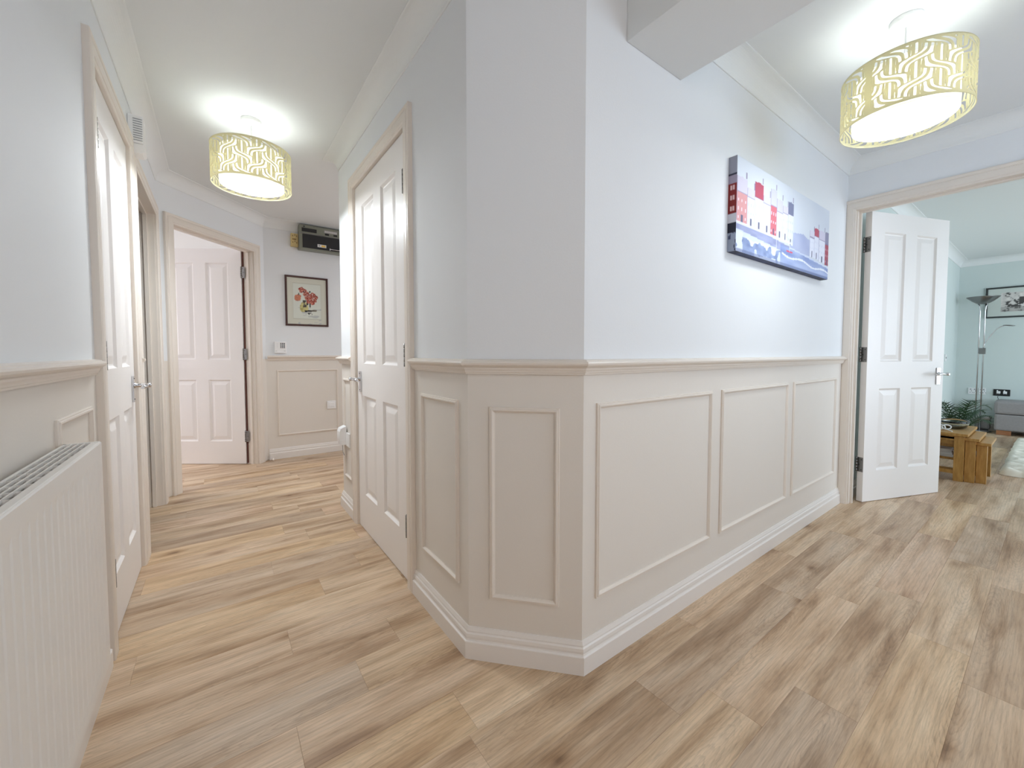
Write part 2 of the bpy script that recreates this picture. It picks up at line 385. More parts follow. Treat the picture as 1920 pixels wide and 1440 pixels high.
# floor ------------------------------------------------------------------
fb = MB(); fb.box(-3.4, XF + .2, -3.4, 7.4, -.06, -.006)
floor = tag(fb.build('floor', M['shadow_line']), 'limed oak effect plank floor', kind='structure')
PW, PL, PY0 = .1519, .905, .299
def boards_for_row(y0, y1):
    """x-intervals with floor to see in this row"""
    yc = (y0 + y1) / 2; out = []
    if yc < YR + .05: out.append((XL - .04, XF + .05) if yc > YB else (XE + XT - .02, XF + .05))
    elif yc < YC: out.append((XL - .04, XC + (YC - yc) + .05))
    elif yc < YF + .02: out.append((XL - (.3 if D2[0] < yc < D2[1] else .04), XC + .04))
    elif yc < 3.75: out.append((XL - (.3 if D2[0] < yc < D2[1] else .04), 2.95))
    elif yc < YE: out.append((-1.1 if yc > 4.0 else -.42, 2.95))
    elif yc < 5.4: out.append((-1.4, .55))
    return out
known = {0: 1.413, 1: 1.185, 2: 1.94, 3: 1.426, -1: 2.03 - .9, 4: .55, 5: .15, 6: .347, 7: .502, 8: .183, 9: .66, 10: .346, 11: .536}
tones = {}
rows = []
k0 = int((-3.2 - PY0) / PW) - 1
for k in range(k0, 34):
    y0 = PY0 + k * PW
    if y0 < -3.2 or y0 > 5.3: continue
    off = known.get(k, random.random() * PL)
    for a, b_ in boards_for_row(y0, y0 + PW):
        n0 = math.floor((a - off) / PL); x = off + n0 * PL
        while x < b_:
            s0, s1 = max(x, a), min(x + PL, b_)
            if s1 - s0 > .02: rows.append((s0, s1, y0, x))
            x += PL
def vis(r):
    cx, cy_ = (r[0] + r[1]) / 2, r[2] + PW / 2; d = math.hypot(cx, cy_); fx = cx * math.cos(AZ) + cy_ * math.sin(AZ)
    return d if fx > .3 else d + 10
rows.sort(key=vis)
def plank_mb(L, mb=None, x0=0, y0=0):
    g, c_ = .0001, .0006; mb = mb or MB()
    a0, a1, b0, b1 = x0 + g, x0 + L - g, y0 + g, y0 + PW - g
    vs = [(a0, b0, -.006), (a1, b0, -.006), (a1, b1, -.006), (a0, b1, -.006), (a0, b0, -c_), (a1, b0, -c_), (a1, b1, -c_), (a0, b1, -c_),
          (a0 + c_, b0 + c_, 0), (a1 - c_, b0 + c_, 0), (a1 - c_, b1 - c_, 0), (a0 + c_, b1 - c_, 0)]
    mb.add(vs, [(0, 1, 5, 4), (1, 2, 6, 5), (2, 3, 7, 6), (3, 0, 4, 7), (4, 5, 9, 8), (5, 6, 10, 9), (6, 7, 11, 10), (7, 4, 8, 11), (8, 9, 10, 11)])
    return mb
full = plank_mb(PL).mesh('plank', M['plank'])
stuff = MB(); rt = random.Random(11)
PAL = [(1.02, .99, .95), (.95, .91, .87), (1.08, 1.05, 1.0), (.84, .79, .75), (1.02, .96, .94), (.74, .69, .66), (1.06, 1.01, .92), (.90, .88, .88), (1.02, .95, .84), (1.04, 1.0, .97), (.98, .93, .89)]
for i, (s0, s1, y0, xo) in enumerate(rows):
    if i < 292:
        me = full if s1 - s0 > PL - 1e-4 else plank_mb(s1 - s0).mesh('plank', M['plank'])
        o = bpy.data.objects.new('plank', me); COL.objects.link(o); o.parent = floor; o.location = (s0, y0, 0)
        t = rt.choice(PAL); o.color = (*t, 1)
    else: plank_mb(s1 - s0, stuff, s0, y0)
if stuff.v:
    so = stuff.build('plank_field', M['plank'], floor); so['kind'] = 'stuff'
cp = MB(); cp.box(-3.1, .45, 5.3, 7.15, -.006, .004); cp.build('carpet', M['carpet'], floor)

# skirting, dado rail, cornice ---------------------------------------------
def base_prof(h=.118):
    return [(0, 0), (.018, 0), (.018, .066), (.0165, .0685), (.013, .070), (.0115, .075), (.0125, .084), (.0115, .094), (.008, .099), (.008, .104), (.006, .110), (.0035, h), (0, h)]
_bp = base_prof
def base_prof(): return [(o, q * .875) for o, q in _bp()]
def rail_prof():
    z = .960
    return [(o, z + (q - z) * .79) for o, q in [(0, z), (.009, z), (.010, z + .006), (.0125, z + .008), (.0135, z + .014), (.0165, z + .021), (.0175, z + .027), (.026, z + .033), (.031, z + .039), (.0325, z + .046), (.030, z + .052), (.022, z + .0545), (.021, z + .058), (.006, z + .062), (0, z + .062)]]
def cove_prof():
    pts = [(0, ZC)]; pts.append((.004, ZC)); n = 14
    for i in range(n + 1):
        t = PI / 2 * i / n; pts.append((.006 + (CW - .010) * (1 - math.cos(t)), ZC + .004 + (H - ZC - .008) * math.sin(t)))
    pts += [(CW, H - .003), (CW, H + .001), (0, H + .001)]
    return pts
def run(name, path, prof, m, label, parent=None):
    o = MB().sweep(path, prof).build(name, m, parent)
    return tag(o, label, kind='structure')
# travel direction keeps the room on the LEFT
a_w = .07
run('baseboard_right', [(XE - .001, YR), (XA, YR), (XC, YC), (XC, DC[0] - a_w)], base_prof(), M['skirting'], 'stepped skirting round the chamfered corner')
run('baseboard_centre', [(XC, DC[1] + a_w), (XC, YF), (2.9, YF)], base_prof(), M['skirting'], 'short skirting beyond the cupboard door')
run('baseboard_far', [(2.9, YE), (WR[0] + .01, YE)], base_prof(), M['skirting'], 'skirting under the flower picture')
run('baseboard_left', [(XL, D1[0] - .10), (XL, YB)], base_prof(), M['skirting'], 'skirting beneath the radiator')
run('baseboard_stub', [(XL, D2[0] - .07), (XL, D1[1] + .07)], base_prof(), M['skirting'], 'short skirting stub between the passage doorways')
run('trim_1', [(XE - .02, YR), (XA, YR), (XC, YC), (XC, DC[0] - a_w)], rail_prof(), M['trim'], 'moulded dado rail round the chamfered corner')
run('trim_2', [(XC, DC[1] + a_w), (XC, YF), (2.9, YF)], rail_prof(), M['trim'], 'short dado rail beyond the cupboard door')
run('trim_3', [(2.9, YE), (WR[0] + .01, YE)], rail_prof(), M['trim'], 'dado rail under the flower picture')
run('trim_4', [(XL, D1[0] - .10), (XL, YB)], rail_prof(), M['trim'], 'dado rail above the radiator')
run('trim_5', [(XL, D2[0] - .07), (XL, D1[1] + .07)], rail_prof(), M['trim'], 'dado rail stub between the passage doorways')
run('trim_6', [(XE, YB), (XE, YR), (1.432, YR)], cove_prof(), M['cove'], 'coved cornice of the hall beyond the beam')
run('trim_7', [(1.114, YR), (XA, YR), (XC, YC), (XC, YF), (2.9, YF)], cove_prof(), M['cove'], 'coved cornice round the central block')
run('trim_8', [(2.9, YE), WR, WL, (XL, YB)], cove_prof(), M['cove'], 'coved cornice along the passage')
run('trim_9', [(XF, -3.2), (XF, YLV), (XE + XT, YLV), (XE + XT, -3.2)], cove_prof(), M['cove'], 'coved cornice of the living room')
run('baseboard_living', [(XF, -3.2), (XF, YLV), (XE + XT + .1, YLV)], base_prof(), M['skirting'], 'skirting of the living room')

# moulded wall panels (children of their walls)
def wallfn(p0, d, nrm):
    p0 = Vector(p0); d = Vector(d); nrm = Vector(nrm)
    return lambda a, b, h: (p0.x + d.x * a + nrm.x * h, p0.y + d.y * a + nrm.y * h, b)
MOULD = [(o * .85, q * .8) for o, q in [(0, 0), (0, .006), (.002, .009), (.006, .009), (.008, .012), (.013, .0125), (.017, .009), (.020, .004), (.022, .003), (.022, 0)]]
def panel(parent, fn, a0, a1, z0=.222, z1=.867):
    return MB().sweep([(a0, z0), (a1, z0), (a1, z1), (a0, z1)], MOULD, fn, closed=True).build('panel_moulding', M['trim'], parent)
fR = wallfn((0, YR), (1, 0), (0, -1))
for a in ((.982, 1.708), (1.790, 2.522), (2.598, 3.322)): panel(wr, fR, *a)
fC = wallfn((XC, 0), (0, 1), (-1, 0))
panel(wc, fC, 1.221, 1.530); panel(wc, fC, 2.590, 2.770)
dch = (Vector((XC, YC)) - Vector((XA, YR))).normalized()
panel(wch, wallfn((XA, YR), dch, (-dch.y * 1.0, dch.x * 1.0) if False else (-.735, -.678)), .074, .305, .207, .853)
fF = wallfn((0, YE), (1, 0), (0, -1))
panel(wf, fF, .456, 1.016); panel(wf, fF, 1.10, 1.9)
fLf = wallfn((XL, 0), (0, 1), (1, 0))
panel(wl, fLf, 1.415, 1.742); panel(wl, fLf, -.6, .36)

# ------------------------------------------------------------------ doors
ARCH = [(0, 0), (0, .012), (.004, .015), (.010, .0155), (.013, .0185), (.030, .0195), (.046, .019), (.050, .016), (.054, .0195), (.064, .0205), (.070, .018), (.070, 0)]
def architrave(parent, fn, a0, a1, zt, flip=False, w=1.0):
    """round the opening a0..a1; outline offset outwards"""
    path = [(a1, 0), (a1, zt), (a0, zt), (a0, 0)]
    prof = [(-o * w, h) for o, h in ARCH]
    return MB().sweep(path, prof, fn).build('architrave', M['trim'], parent)
def lining(parent, fn, a0, a1, zt, depth, stop=None, t=.018, ms='trim'):
    """boxed jamb within the opening, h negative = into the wall"""
    b = MB()
    def bx(u0, u1, z0, z1, h0, h1):
        vs = [fn(u, z, h) for z in (z0, z1) for u, h in ((u0, h0), (u1, h0), (u1, h1), (u0, h1))]
        b.add(vs, [(0, 3, 2, 1), (4, 5, 6, 7), (0, 1, 5, 4), (1, 2, 6, 5), (2, 3, 7, 6), (3, 0, 4, 7)])
    bx(a0 - t, a0, 0, zt + t, -depth, .0); bx(a1, a1 + t, 0, zt + t, -depth, .0); bx(a0, a1, zt, zt + t, -depth, .0)
    if stop:
        h0, h1 = stop; s = .012
        bx(a0, a0 + s, 0, zt, h0, h1); bx(a1 - s, a1, 0, zt, h0, h1); bx(a0 + s, a1 - s, zt - s, zt, h0, h1)
    return b.build('lining', M[ms], parent)

DH, DT = 1.981, .038
def leaf_parts(W, parent, stile=.122, mid=.112, zs=((.215, .785), (.970, 1.853)), hinge_at=(.26, 1.02, 1.765), handles=('front', 'back'), hz=.862):
    """leaf in local coords: hinge edge at x=0, latch at x=W, front face y=0 facing -y, back face y=DT"""
    lf = MB(); pw = (W - 2 * stile - mid) / 2
    cols = ((stile, stile + pw), (stile + pw + mid, W - stile))
    xs = [0, cols[0][0], cols[0][1], cols[1][0], cols[1][1], W]; zz = [.004, zs[0][0], zs[0][1], zs[1][0], zs[1][1], DH]
    for i in range(5):
        for j in range(5):
            if i in (1, 3) and j in (1, 3): continue
            x0, x1, z0, z1 = xs[i], xs[i + 1], zz[j], zz[j + 1]
            for y, rv in ((0, False), (DT, True)):
                lf.add([(x0, y, z0), (x1, y, z0), (x1, y, z1), (x0, y, z1)], [(0, 1, 2, 3) if not rv else (3, 2, 1, 0)])
    lf.add([(0, 0, .004), (0, DT, .004), (0, DT, DH), (0, 0, DH), (W, 0, .004), (W, DT, .004), (W, DT, DH), (W, 0, DH)],
           [(0, 3, 2, 1), (4, 5, 6, 7), (0, 1, 5, 4), (3, 7, 6, 2)])
    me = bpy.data.meshes.new('leaf'); me.from_pydata([tuple(v) for v in lf.v], [], lf.f); me.materials.append(M['door'])
    bm = bmesh.new(); bm.from_mesh(me); bmesh.ops.remove_doubles(bm, verts=bm.verts, dist=1e-5); bm.to_mesh(me); bm.free()
    leaf = bpy.data.objects.new('leaf', me); COL.objects.link(leaf); leaf.parent = parent
    for (x0, x1) in cols:
        for (z0, z1) in zs:
            p = MB()
            rings = [(0, 0), (.004, .004), (.010, .010), (.016, .011), (.046, .0035), (.050, .003)]
            for side in (0, 1):
                vs = []
                for ins, dep in rings:
                    y = dep if side == 0 else DT - dep
                    vs += [(x0 + ins, y, z0 + ins), (x1 - ins, y, z0 + ins), (x1 - ins, y, z1 - ins), (x0 + ins, y, z1 - ins)]
                fs = []
                for k in range(len(rings) - 1):
                    for q in range(4):
                        r = (q + 1) % 4; f = (k * 4 + q, k * 4 + r, k * 4 + 4 + r, k * 4 + 4 + q); fs.append(f if side == 0 else f[::-1])
                k = (len(rings) - 1) * 4; f = (k, k + 1, k + 2, k + 3); fs.append(f if side == 0 else f[::-1])
                p.add(vs, fs)
            me = bpy.data.meshes.new('panel'); me.from_pydata(p.v, [], p.f); me.materials.append(M['door'])
            o = bpy.data.objects.new('panel', me); COL.objects.link(o); o.parent = leaf
    for side in handles:
        sg = -1 if side == 'front' else 1; y = 0 if side == 'front' else DT
        h = MB(); x = W - .058
        h.box(x - .019, x + .019, min(y, y + sg * .007), max(y, y + sg * .007), hz - .058, hz + .062, bev=.0015)
        h.lathe([(.013, 0), (.013, .004), (.0095, .008), (.009, .03), (.0105, .045), (.011, .056), (.006, .060)], T=Matrix.Translation((x, y + sg * .006, hz + .018)) @ Matrix.Rotation(-sg * PI / 2, 4, 'X'), n=16)
        pts = [(x, y + sg * .050, hz + .018), (x - .02, y + sg * .053, hz + .018), (x - .05, y + sg * .054, hz + .020), (x - .08, y + sg * .052, hz + .018), (x - .105, y + sg * .046, hz + .013)]
        h.tube(pts, [.010, .0085, .0075, .0095, .007], 12, sy=1.0)
        for zz_ in (hz - .045, hz + .050): h.lathe([(.003, 0), (.002, .0015)], T=Matrix.Translation((x, y + sg * .007, zz_)) @ Matrix.Rotation(-sg * PI / 2, 4, 'X'), n=8, mi=1)
        tag(h.build('handle', [M['chrome'], M['screw']], leaf), 'chrome lever handle')
    return leaf
def hinges(leaf, zs, side='front', plates=True, kx=-.002, ext=0, out=0):
    y = -.004 - out if side == 'front' else DT + .004
    for z in zs:
        h = MB(); hh = .050
        for k in range(5): h.lathe([(.0062, 0), (.0062, .0192)], (kx, y, z - hh + k * .02), 12)
        h.lathe([(.0045, 0), (.003, .004)], (kx, y, z + hh), 10)
        if out: h.box(kx - .006, kx + .006, y, -.0005, z - hh, z + hh)
        if plates:
            # one plate on the leaf's edge, one on the lining
            h.box(kx - .0005, kx + .0012, .002, DT - .002, z - hh, z + hh) if not ext else h.box(kx - .0005, kx + .0012, .002, DT - .002, z - hh, z + hh)
            h.box(-.034, kx, y - .001, y + .001, z - hh, z + hh) if ext else None
            for q in (-.035, 0, .035):
                h.lathe([(.0036, 0), (.0028, .0012)], T=Matrix.Translation((kx - .0008, .012 if q else .026, z + q)) @ Matrix.Rotation(-PI / 2, 4, 'Y'), n=8, mi=1)
                if ext: h.lathe([(.0036, 0), (.0028, .0012)], T=Matrix.Translation((-.014 if q else -.024, y - .001, z + q)) @ Matrix.Rotation(PI / 2, 4, 'X'), n=8, mi=1)
        tag(h.build('hinge', [M['steel'], M['screw']], leaf), 'steel butt hinge')

# door 1: closed cupboard door in the passage's long wall; hinge at the near side
d1 = tag(empty('door_1'), 'closed white four panel cupboard door beside the radiator', 'door', kind='structure')
architrave(d1, fLf, D1[0] - .0, D1[1], 1.985, w=1.0)
lining(d1, fLf, D1[0] + .006, D1[1] - .006, 1.985, .10, (-.06, -.044))
W1 = D1[1] - D1[0] - .018
lf1 = leaf_parts(W1, d1, stile=.10, mid=.10, handles=('front',))
# local x -> +y world, local front (-y) -> +x world
lf1.matrix_local = Matrix.Translation((XL - .001, D1[0] + .009, 0)) @ Matrix.Rotation(PI / 2, 4, 'Z')
hinges(lf1, (.26, 1.02, 1.765), plates=False, kx=.010, out=.006)
# cupboard door in the central block; hinge at the near side, faces -x
d3 = tag(empty('door_2'), 'closed white four panel door in the central block', 'door', kind='structure')
architrave(d3, fC, DC[0], DC[1], 1.985)
lining(d3, fC, DC[0] + .006, DC[1] - .006, 1.985, .09, (-.06, -.044))
WC_ = DC[1] - DC[0] - .018
lfc = leaf_parts(WC_, d3, handles=('front',))
# local x -> +y, front -> -x : needs a mirror; use scale instead of rotation
lfc.matrix_local = Matrix.Translation((XC + .001, DC[0] + .009, 0)) @ Matrix.Rotation(PI / 2, 4, 'Z') @ Matrix.Scale(-1, 4, (0, 1, 0))
hinges(lfc, (.26, 1.02, 1.765), plates=False, kx=.006, out=.004)
# second passage doorway, leaf not seen: frame only
d2 = tag(empty('door_3'), 'cream framed open doorway next to the angled wall', 'doorway', kind='structure')
architrave(d2, fLf, D2[0], D2[1], 1.945)
lining(d2, fLf, D2[0] + .006, D2[1] - .006, 1.945, .115, (-.055, -.035))
# angled doorway with its open door
d5 = tag(empty('door_4'), 'open white four panel door in the angled wall', 'door', kind='structure')
fA = wallfn(WL, ud, -un)
architrave(d5, fA, .115, .895, 1.955)
lining(d5, fA, .121, .889, 1.955, .10, (-.055, -.035))
hp = Vector(WL) + ud * .874 + un * .103
lfa = leaf_parts(.762, d5, handles=('front', 'back'))
dirv = Vector((-.813, .582)); aang = math.atan2(dirv.y, dirv.x)
# leaf's front (-y local) must face the viewer
lfa.matrix_local = Matrix.Translation((hp.x, hp.y, 0)) @ Matrix.Rotation(aang, 4, 'Z') @ Matrix.Scale(-1, 4, (0, 1, 0)) @ Matrix.Translation((0, 0, 0))
hinges(lfa, (.26, 1.02, 1.765), ext=1)
sb = MB(); sb.box(-.016, -.0045, .006, .030, .01, 1.97); tag(sb.build('hinge_gap_strip', M['dark_gap'], lfa), 'dark brown strip in place of the hinge gap')  # strip put in for the darkness seen through the hinge gap
# living room doorway with its open door
d6 = tag(empty('door_5'), 'open white four panel door leading to the living room', 'door', kind='structure')
fO = wallfn((XE, 0), (0, 1), (-1, 0))
architrave(d6, fO, D4[0], D4[1], 1.975, w=1.0)
lining(d6, fO, D4[0] + .006, D4[1] - .006, 1.975, .10, (-.055, -.035))
lfo = leaf_parts(.762, d6, handles=('front', 'back'))
dv = Vector((.933, -.359)).normalized(); ao = math.atan2(dv.y, dv.x)
lfo.matrix_local = Matrix.Translation((XE + XT + .013, D4[1] - .055, 0)) @ Matrix.Rotation(ao, 4, 'Z') @ Matrix.Translation((0, -DT * 0, 0))
hinges(lfo, (.26, 1.02, 1.765), side='back')

# ------------------------------------------------------------------ radiator
rad = tag(empty('radiator', (XL + .05, .9, .27)), 'white ribbed panel radiator with an open grille top under the dado rail', 'radiator')
RX0, RX1, RY0, RY1, RZ0, RZ1 = -.300 - rad.location.x, -.236 - rad.location.x, .30 - .9, 1.388 - .9, .255 - .27, .812 - .27
fp = MB(); n = int((RY1 - RY0 - .05) / .0333); y = RY0 + .025; prof = []
# pressed front sheet: ribs run from just under the top to just above the bottom
ys = [(RY0, 0)]
for k in range(n):
    yy = y + k * .0333
    ys += [(yy + .004, 0), (yy + .009, -.0013), (yy + .020, -.0013), (yy + .025, 0)]
ys.append((RY1, 0)); zt = [(RZ0, 0), (RZ0 + .022, 0), (RZ0 + .034, 1), (RZ1 - .050, 1), (RZ1 - .036, 0), (RZ1 - .004, 0), (RZ1, -.5)]
vs = []; fs = []
for z, q in zt:
    for yv, dx in ys: vs.append((RX1 + (dx * q if q >= 0 else -.004), yv, z))
m_ = len(ys)
for j in range(len(zt) - 1):
    for i in range(m_ - 1): fs.append((j * m_ + i, j * m_ + i + 1, (j + 1) * m_ + i + 1, (j + 1) * m_ + i))
fp.add(vs, fs)
fp.box(RX1 - .010, RX1 - .0055, RY0, RY1, RZ0, RZ1 - .002)
fp.build('front_sheet', M['radiator'], rad)
b = MB(); b.box(RX0 + .001, RX0 + .009, RY0 + .01, RY1 - .01, RZ0 + .01, RZ1 - .02); b.build('back_sheet', M['radiator'], rad)
b = MB(); yy = RY0 + .02
while yy < RY1 - .03:
    b.box(RX0 + .011, RX1 - .014, yy, yy + .004, RZ0 + .05, RZ1 - .065); b.box(RX1 - .020, RX1 - .012, yy, yy + .024, RZ0 + .05, RZ1 - .055); yy += .030
b.build('convector_fins', M['rad_dark'], rad)
for yy in (RY0 - .001, RY1 - .003):
    b = MB(); b.box(RX0, RX1 - .003, yy, yy + .004, RZ0 + .02, RZ1 - .003, bev=.001)
    b.build('side_panel', M['radiator'], rad)
g = MB()
g.box(RX1 - .017, RX1 - .002, RY0, RY1, RZ1 - .012, RZ1 - .001, bev=.001); g.box(RX0, RX0 + .005, RY0, RY1, RZ1 - .010, RZ1)
g.box(RX0, RX1 - .004, RY1 - .008, RY1, RZ1 - .010, RZ1); g.box(RX0, RX1 - .004, RY0, RY0 + .008, RZ1 - .010, RZ1)
for k in range(1, 4):
    xx = RX0 + .004 + k * (RX1 - RX0 - .02) / 4; g.box(xx - .0013, xx + .0013, RY0, RY1, RZ1 - .006, RZ1 - .0005)
yy = RY0 + .03
while yy < RY1 - .02: g.box(RX0 + .003, RX1 - .014, yy, yy + .0018, RZ1 - .009, RZ1 - .002); yy += .045
g.build('grille', M['radiator'], rad)
s_ = MB(); s_.lathe([(.0025, 0), (.002, .001)], T=Matrix.Translation((RX1 - .014, RY1 + .0002, RZ1 - .010)) @ Matrix.Rotation(-PI / 2, 4, 'X'), n=10); s_.build('screw', M['screw'], rad)
for yy in (RY0 + .2, RY1 - .2):
    br = MB(); br.box(XL - rad.location.x + .001, RX0 + .003, yy, yy + .03, RZ0 + .05, RZ1 - .06); br.build('bracket', M['steel'], rad)

# ------------------------------------------------------------------ pendants
def cut_field(u, z, w, LZ):
    """>0 where the card is cut away. u along the circumference, z up (metres); w column width, LZ ribbon spacing."""
    c0 = math.floor(u / w); cand = []; hw = .0168; st = .0040
    for c in (c0 - 1, c0, c0 + 1):
        sg = 1 if c % 2 == 0 else -1; zo = 0 if c % 2 == 0 else LZ / 2; k0 = round((z - zo) / LZ)
        for k in (k0 - 1, k0, k0 + 1):
            dz = z - zo - k * LZ
            if abs(dz) > LZ * .80: continue
            t = math.tanh(dz / .013); sl = sg * w / 2 * (1 - t * t) / .013
            cand.append((abs(dz), (u - (c + .5) * w - sg * w / 2 * t) / math.sqrt(1 + sl * sl)))
    cand.sort(); e = 1
    for _, d in cand:
        if abs(d) < hw: return min(e, st - abs(abs(d) - hw * .5))
        e = min(e, abs(d) - hw - .0012)
    q = (u / w) % 1; bar = min(abs(q - .5), abs(q - .25), abs(q - .75)) * w
    return min(e, st * .9 - bar)
def shade_mesh(r, z0, z1):
    NU, NZ = 560, 96; P = 2 * PI * r / 18; LZ = .084; edge = .009
    F = [[0] * (NU + 1) for _ in range(NZ + 1)]
    for j in range(NZ + 1):
        z = z0 + (z1 - z0) * j / NZ
        for i in range(NU + 1):
            u = 2 * PI * r * (i % NU) / NU
            f = cut_field(u, z + .031, P, LZ); f = min(f, z - z0 - edge, z1 - edge - z, abs(u - .035) - .011)
            F[j][i] = -f          # >0 = card
    V = {}; verts = []; faces = []
    def vert(key, uu, zz):
        if key not in V:
            V[key] = len(verts); a = 2 * PI * uu / NU; verts.append((r * math.cos(a), r * math.sin(a), z0 + (z1 - z0) * zz / NZ))
        return V[key]
    for j in range(NZ):
        for i in range(NU):
            cs = [(i, j), (i + 1, j), (i + 1, j + 1), (i, j + 1)]; fv = [F[q[1]][q[0]] for q in cs]
            if max(fv) <= 0: continue
            poly = []
            for k in range(4):
                a, b2 = cs[k], cs[(k + 1) % 4]; fa, fb2 = fv[k], fv[(k + 1) % 4]
                if fa > 0: poly.append(vert(((a[0] % NU), a[1]), a[0], a[1]))
                if (fa > 0) != (fb2 > 0):
                    t = min(.98, max(.02, fa / (fa - fb2)))
                    lo, hi = sorted(((a[0] % NU, a[1]), (b2[0] % NU, b2[1])))
                    poly.append(vert((lo, hi), a[0] + (b2[0] - a[0]) * t, a[1] + (b2[1] - a[1]) * t))
            if len(poly) >= 3 and len(set(poly)) == len(poly): faces.append(poly)
    me = bpy.data.meshes.new('shade'); me.from_pydata(verts, [], faces); me.materials.append(M['shade'])
    for p in me.polygons: p.use_smooth = True
    me.update(); return me
SR, SH = .187, .195
SHADE = shade_mesh(SR, 0, SH)
def pendant(x, y, zb, label, rot=0, glow='diffuser', watt=1.0):
    t = tag(empty('pendant_lamp', (x, y, H), rot), label, 'lamp', 'pendant lamps')
    dz = zb - H
    o = bpy.data.objects.new('lamp_shade', SHADE); COL.objects.link(o); o.parent = t; o.location = (0, 0, dz)
    md = o.modifiers.new('card', 'SOLIDIFY'); md.thickness = .0012; md.offset = 0
    for z in (dz, dz + SH):
        rim = MB(); rim.tube([(SR * math.cos(2 * PI * k / 72), SR * math.sin(2 * PI * k / 72), z) for k in range(73)], .0016, 6, caps=False)
        rim.build('rim', M['shade'], t)
    l = MB(); l.lathe([(SR - .036, dz + .006), (SR - .036, dz + SH - .012)], n=72, cap=False); l.build('liner', M['liner'], t)
    d = MB(); d.lathe([(.001, dz + .0085), (SR - .045, dz + .0085), (SR - .042, dz + .0075), (SR - .042, dz + .0065), (.001, dz + .0065)], n=64, cap=False)
    d.m = [0 if k >= 192 else 1 for k in range(len(d.f))]; d.build('diffuser', [M[glow], M['liner']], t)
    dr = MB(); dr.lathe([(SR - .042, dz + .005), (SR - .0365, dz + .005), (SR - .0365, dz + .008), (SR - .042, dz + .008)], n=64, cap=False); dr.build('diffuser_rim', M['liner'], t)
    sp = MB(); zt_ = dz + SH - .03
    for k in range(3):
        a = 2 * PI * k / 3; sp.tube([(.02 * math.cos(a), .02 * math.sin(a), zt_), ((SR - .02) * math.cos(a), (SR - .02) * math.sin(a), zt_)], .0015, 6)
    sp.lathe([(.022, zt_ - .002), (.022, zt_ + .002)], n=20); sp.build('spider', M['white_plastic'], t)
    h = MB(); h.lathe([(.012, zt_ - .03), (.019, zt_ - .02), (.019, zt_ + .01), (.012, zt_ + .03), (.006, zt_ + .04)], n=20); h.build('lamp_holder', M['white_plastic'], t)
    f = MB(); f.tube([(0, 0, zt_ + .03), (0, 0, -.02)], .003, 8); f.build('flex', M['flex'], t)
    rs = MB(); rs.lathe([(.001, -.030), (.008, -.029), (.012, -.024), (.040, -.022), (.047, -.017), (.049, -.006), (.049, .001)], n=40); rs.build('ceiling_rose', M['white_plastic'], t)
    bu = MB(); zb_ = zt_ - .062
    bu.lathe([(.001, zb_ - .024), (.018, zb_ - .018), (.027, zb_), (.022, zb_ + .018), (.013, zb_ + .034)], n=20); bu.build('bulb', M['bulb'], t)
    ld = bpy.data.lights.new('bulb_light', 'POINT'); ld.energy = LAMP_W * watt; ld.color = (.66, .84, 1); ld.shadow_soft_size = .03
    lo = bpy.data.objects.new('bulb_light', ld); COL.objects.link(lo); lo.parent = t; lo.location = (0, 0, zb_ + .0)
    bu_o = [c for c in t.children if c.name.startswith('bulb') and c.type == 'MESH'][0]
    return t
pendant(.178, 2.655, 1.937, 'cream laser-cut drum pendant hanging in the passage between the cupboard doors', .4, 'diffuser_passage', 1.3)
pendant(2.150, .389, 1.914, 'cream laser-cut drum pendant hanging before the living room doorway', 2.6)

# ------------------------------------------------------------------ things on the walls
def vcol_grid(name, w_, h_, nx, ny, fn, parent, T, thick=.0):
    vs = [T @ Vector((w_ * i / nx, 0, h_ * j / ny)) for j in range(ny + 1) for i in range(nx + 1)]
    fs = [(j * (nx + 1) + i, j * (nx + 1) + i + 1, (j + 1) * (nx + 1) + i + 1, (j + 1) * (nx + 1) + i) for j in range(ny) for i in range(nx)]
    me = bpy.data.meshes.new(name); me.from_pydata([tuple(v) for v in vs], [], fs); me.materials.append(M['print'])
    at = me.color_attributes.new('ink', 'FLOAT_COLOR', 'POINT'); buf = []
    for j in range(ny + 1):
        for i in range(nx + 1): buf += list(lin(*fn(i / nx, j / ny)))
    at.data.foreach_set('color', buf); me.update()
    o = bpy.data.objects.new(name, me); COL.objects.link(o)
    if parent: o.parent = parent
    return o
def hsh(a, b=0):
    v = math.sin(a * 127.1 + b * 311.7) * 43758.5453; return v - math.floor(v)
def vn(x, y):
    xi, yi = math.floor(x), math.floor(y); fx, fy = x - xi, y - yi; fx = fx * fx * (3 - 2 * fx); fy = fy * fy * (3 - 2 * fy)
    a = hsh(xi, yi); b2 = hsh(xi + 1, yi); c_ = hsh(xi, yi + 1); d = hsh(xi + 1, yi + 1)
    return a + (b2 - a) * fx + (c_ - a) * fy + (a - b2 - c_ + d) * fx * fy
def mixc(a, b2, t): t = max(0, min(1, t)); return tuple(a[i] + (b2[i] - a[i]) * t for i in range(3))

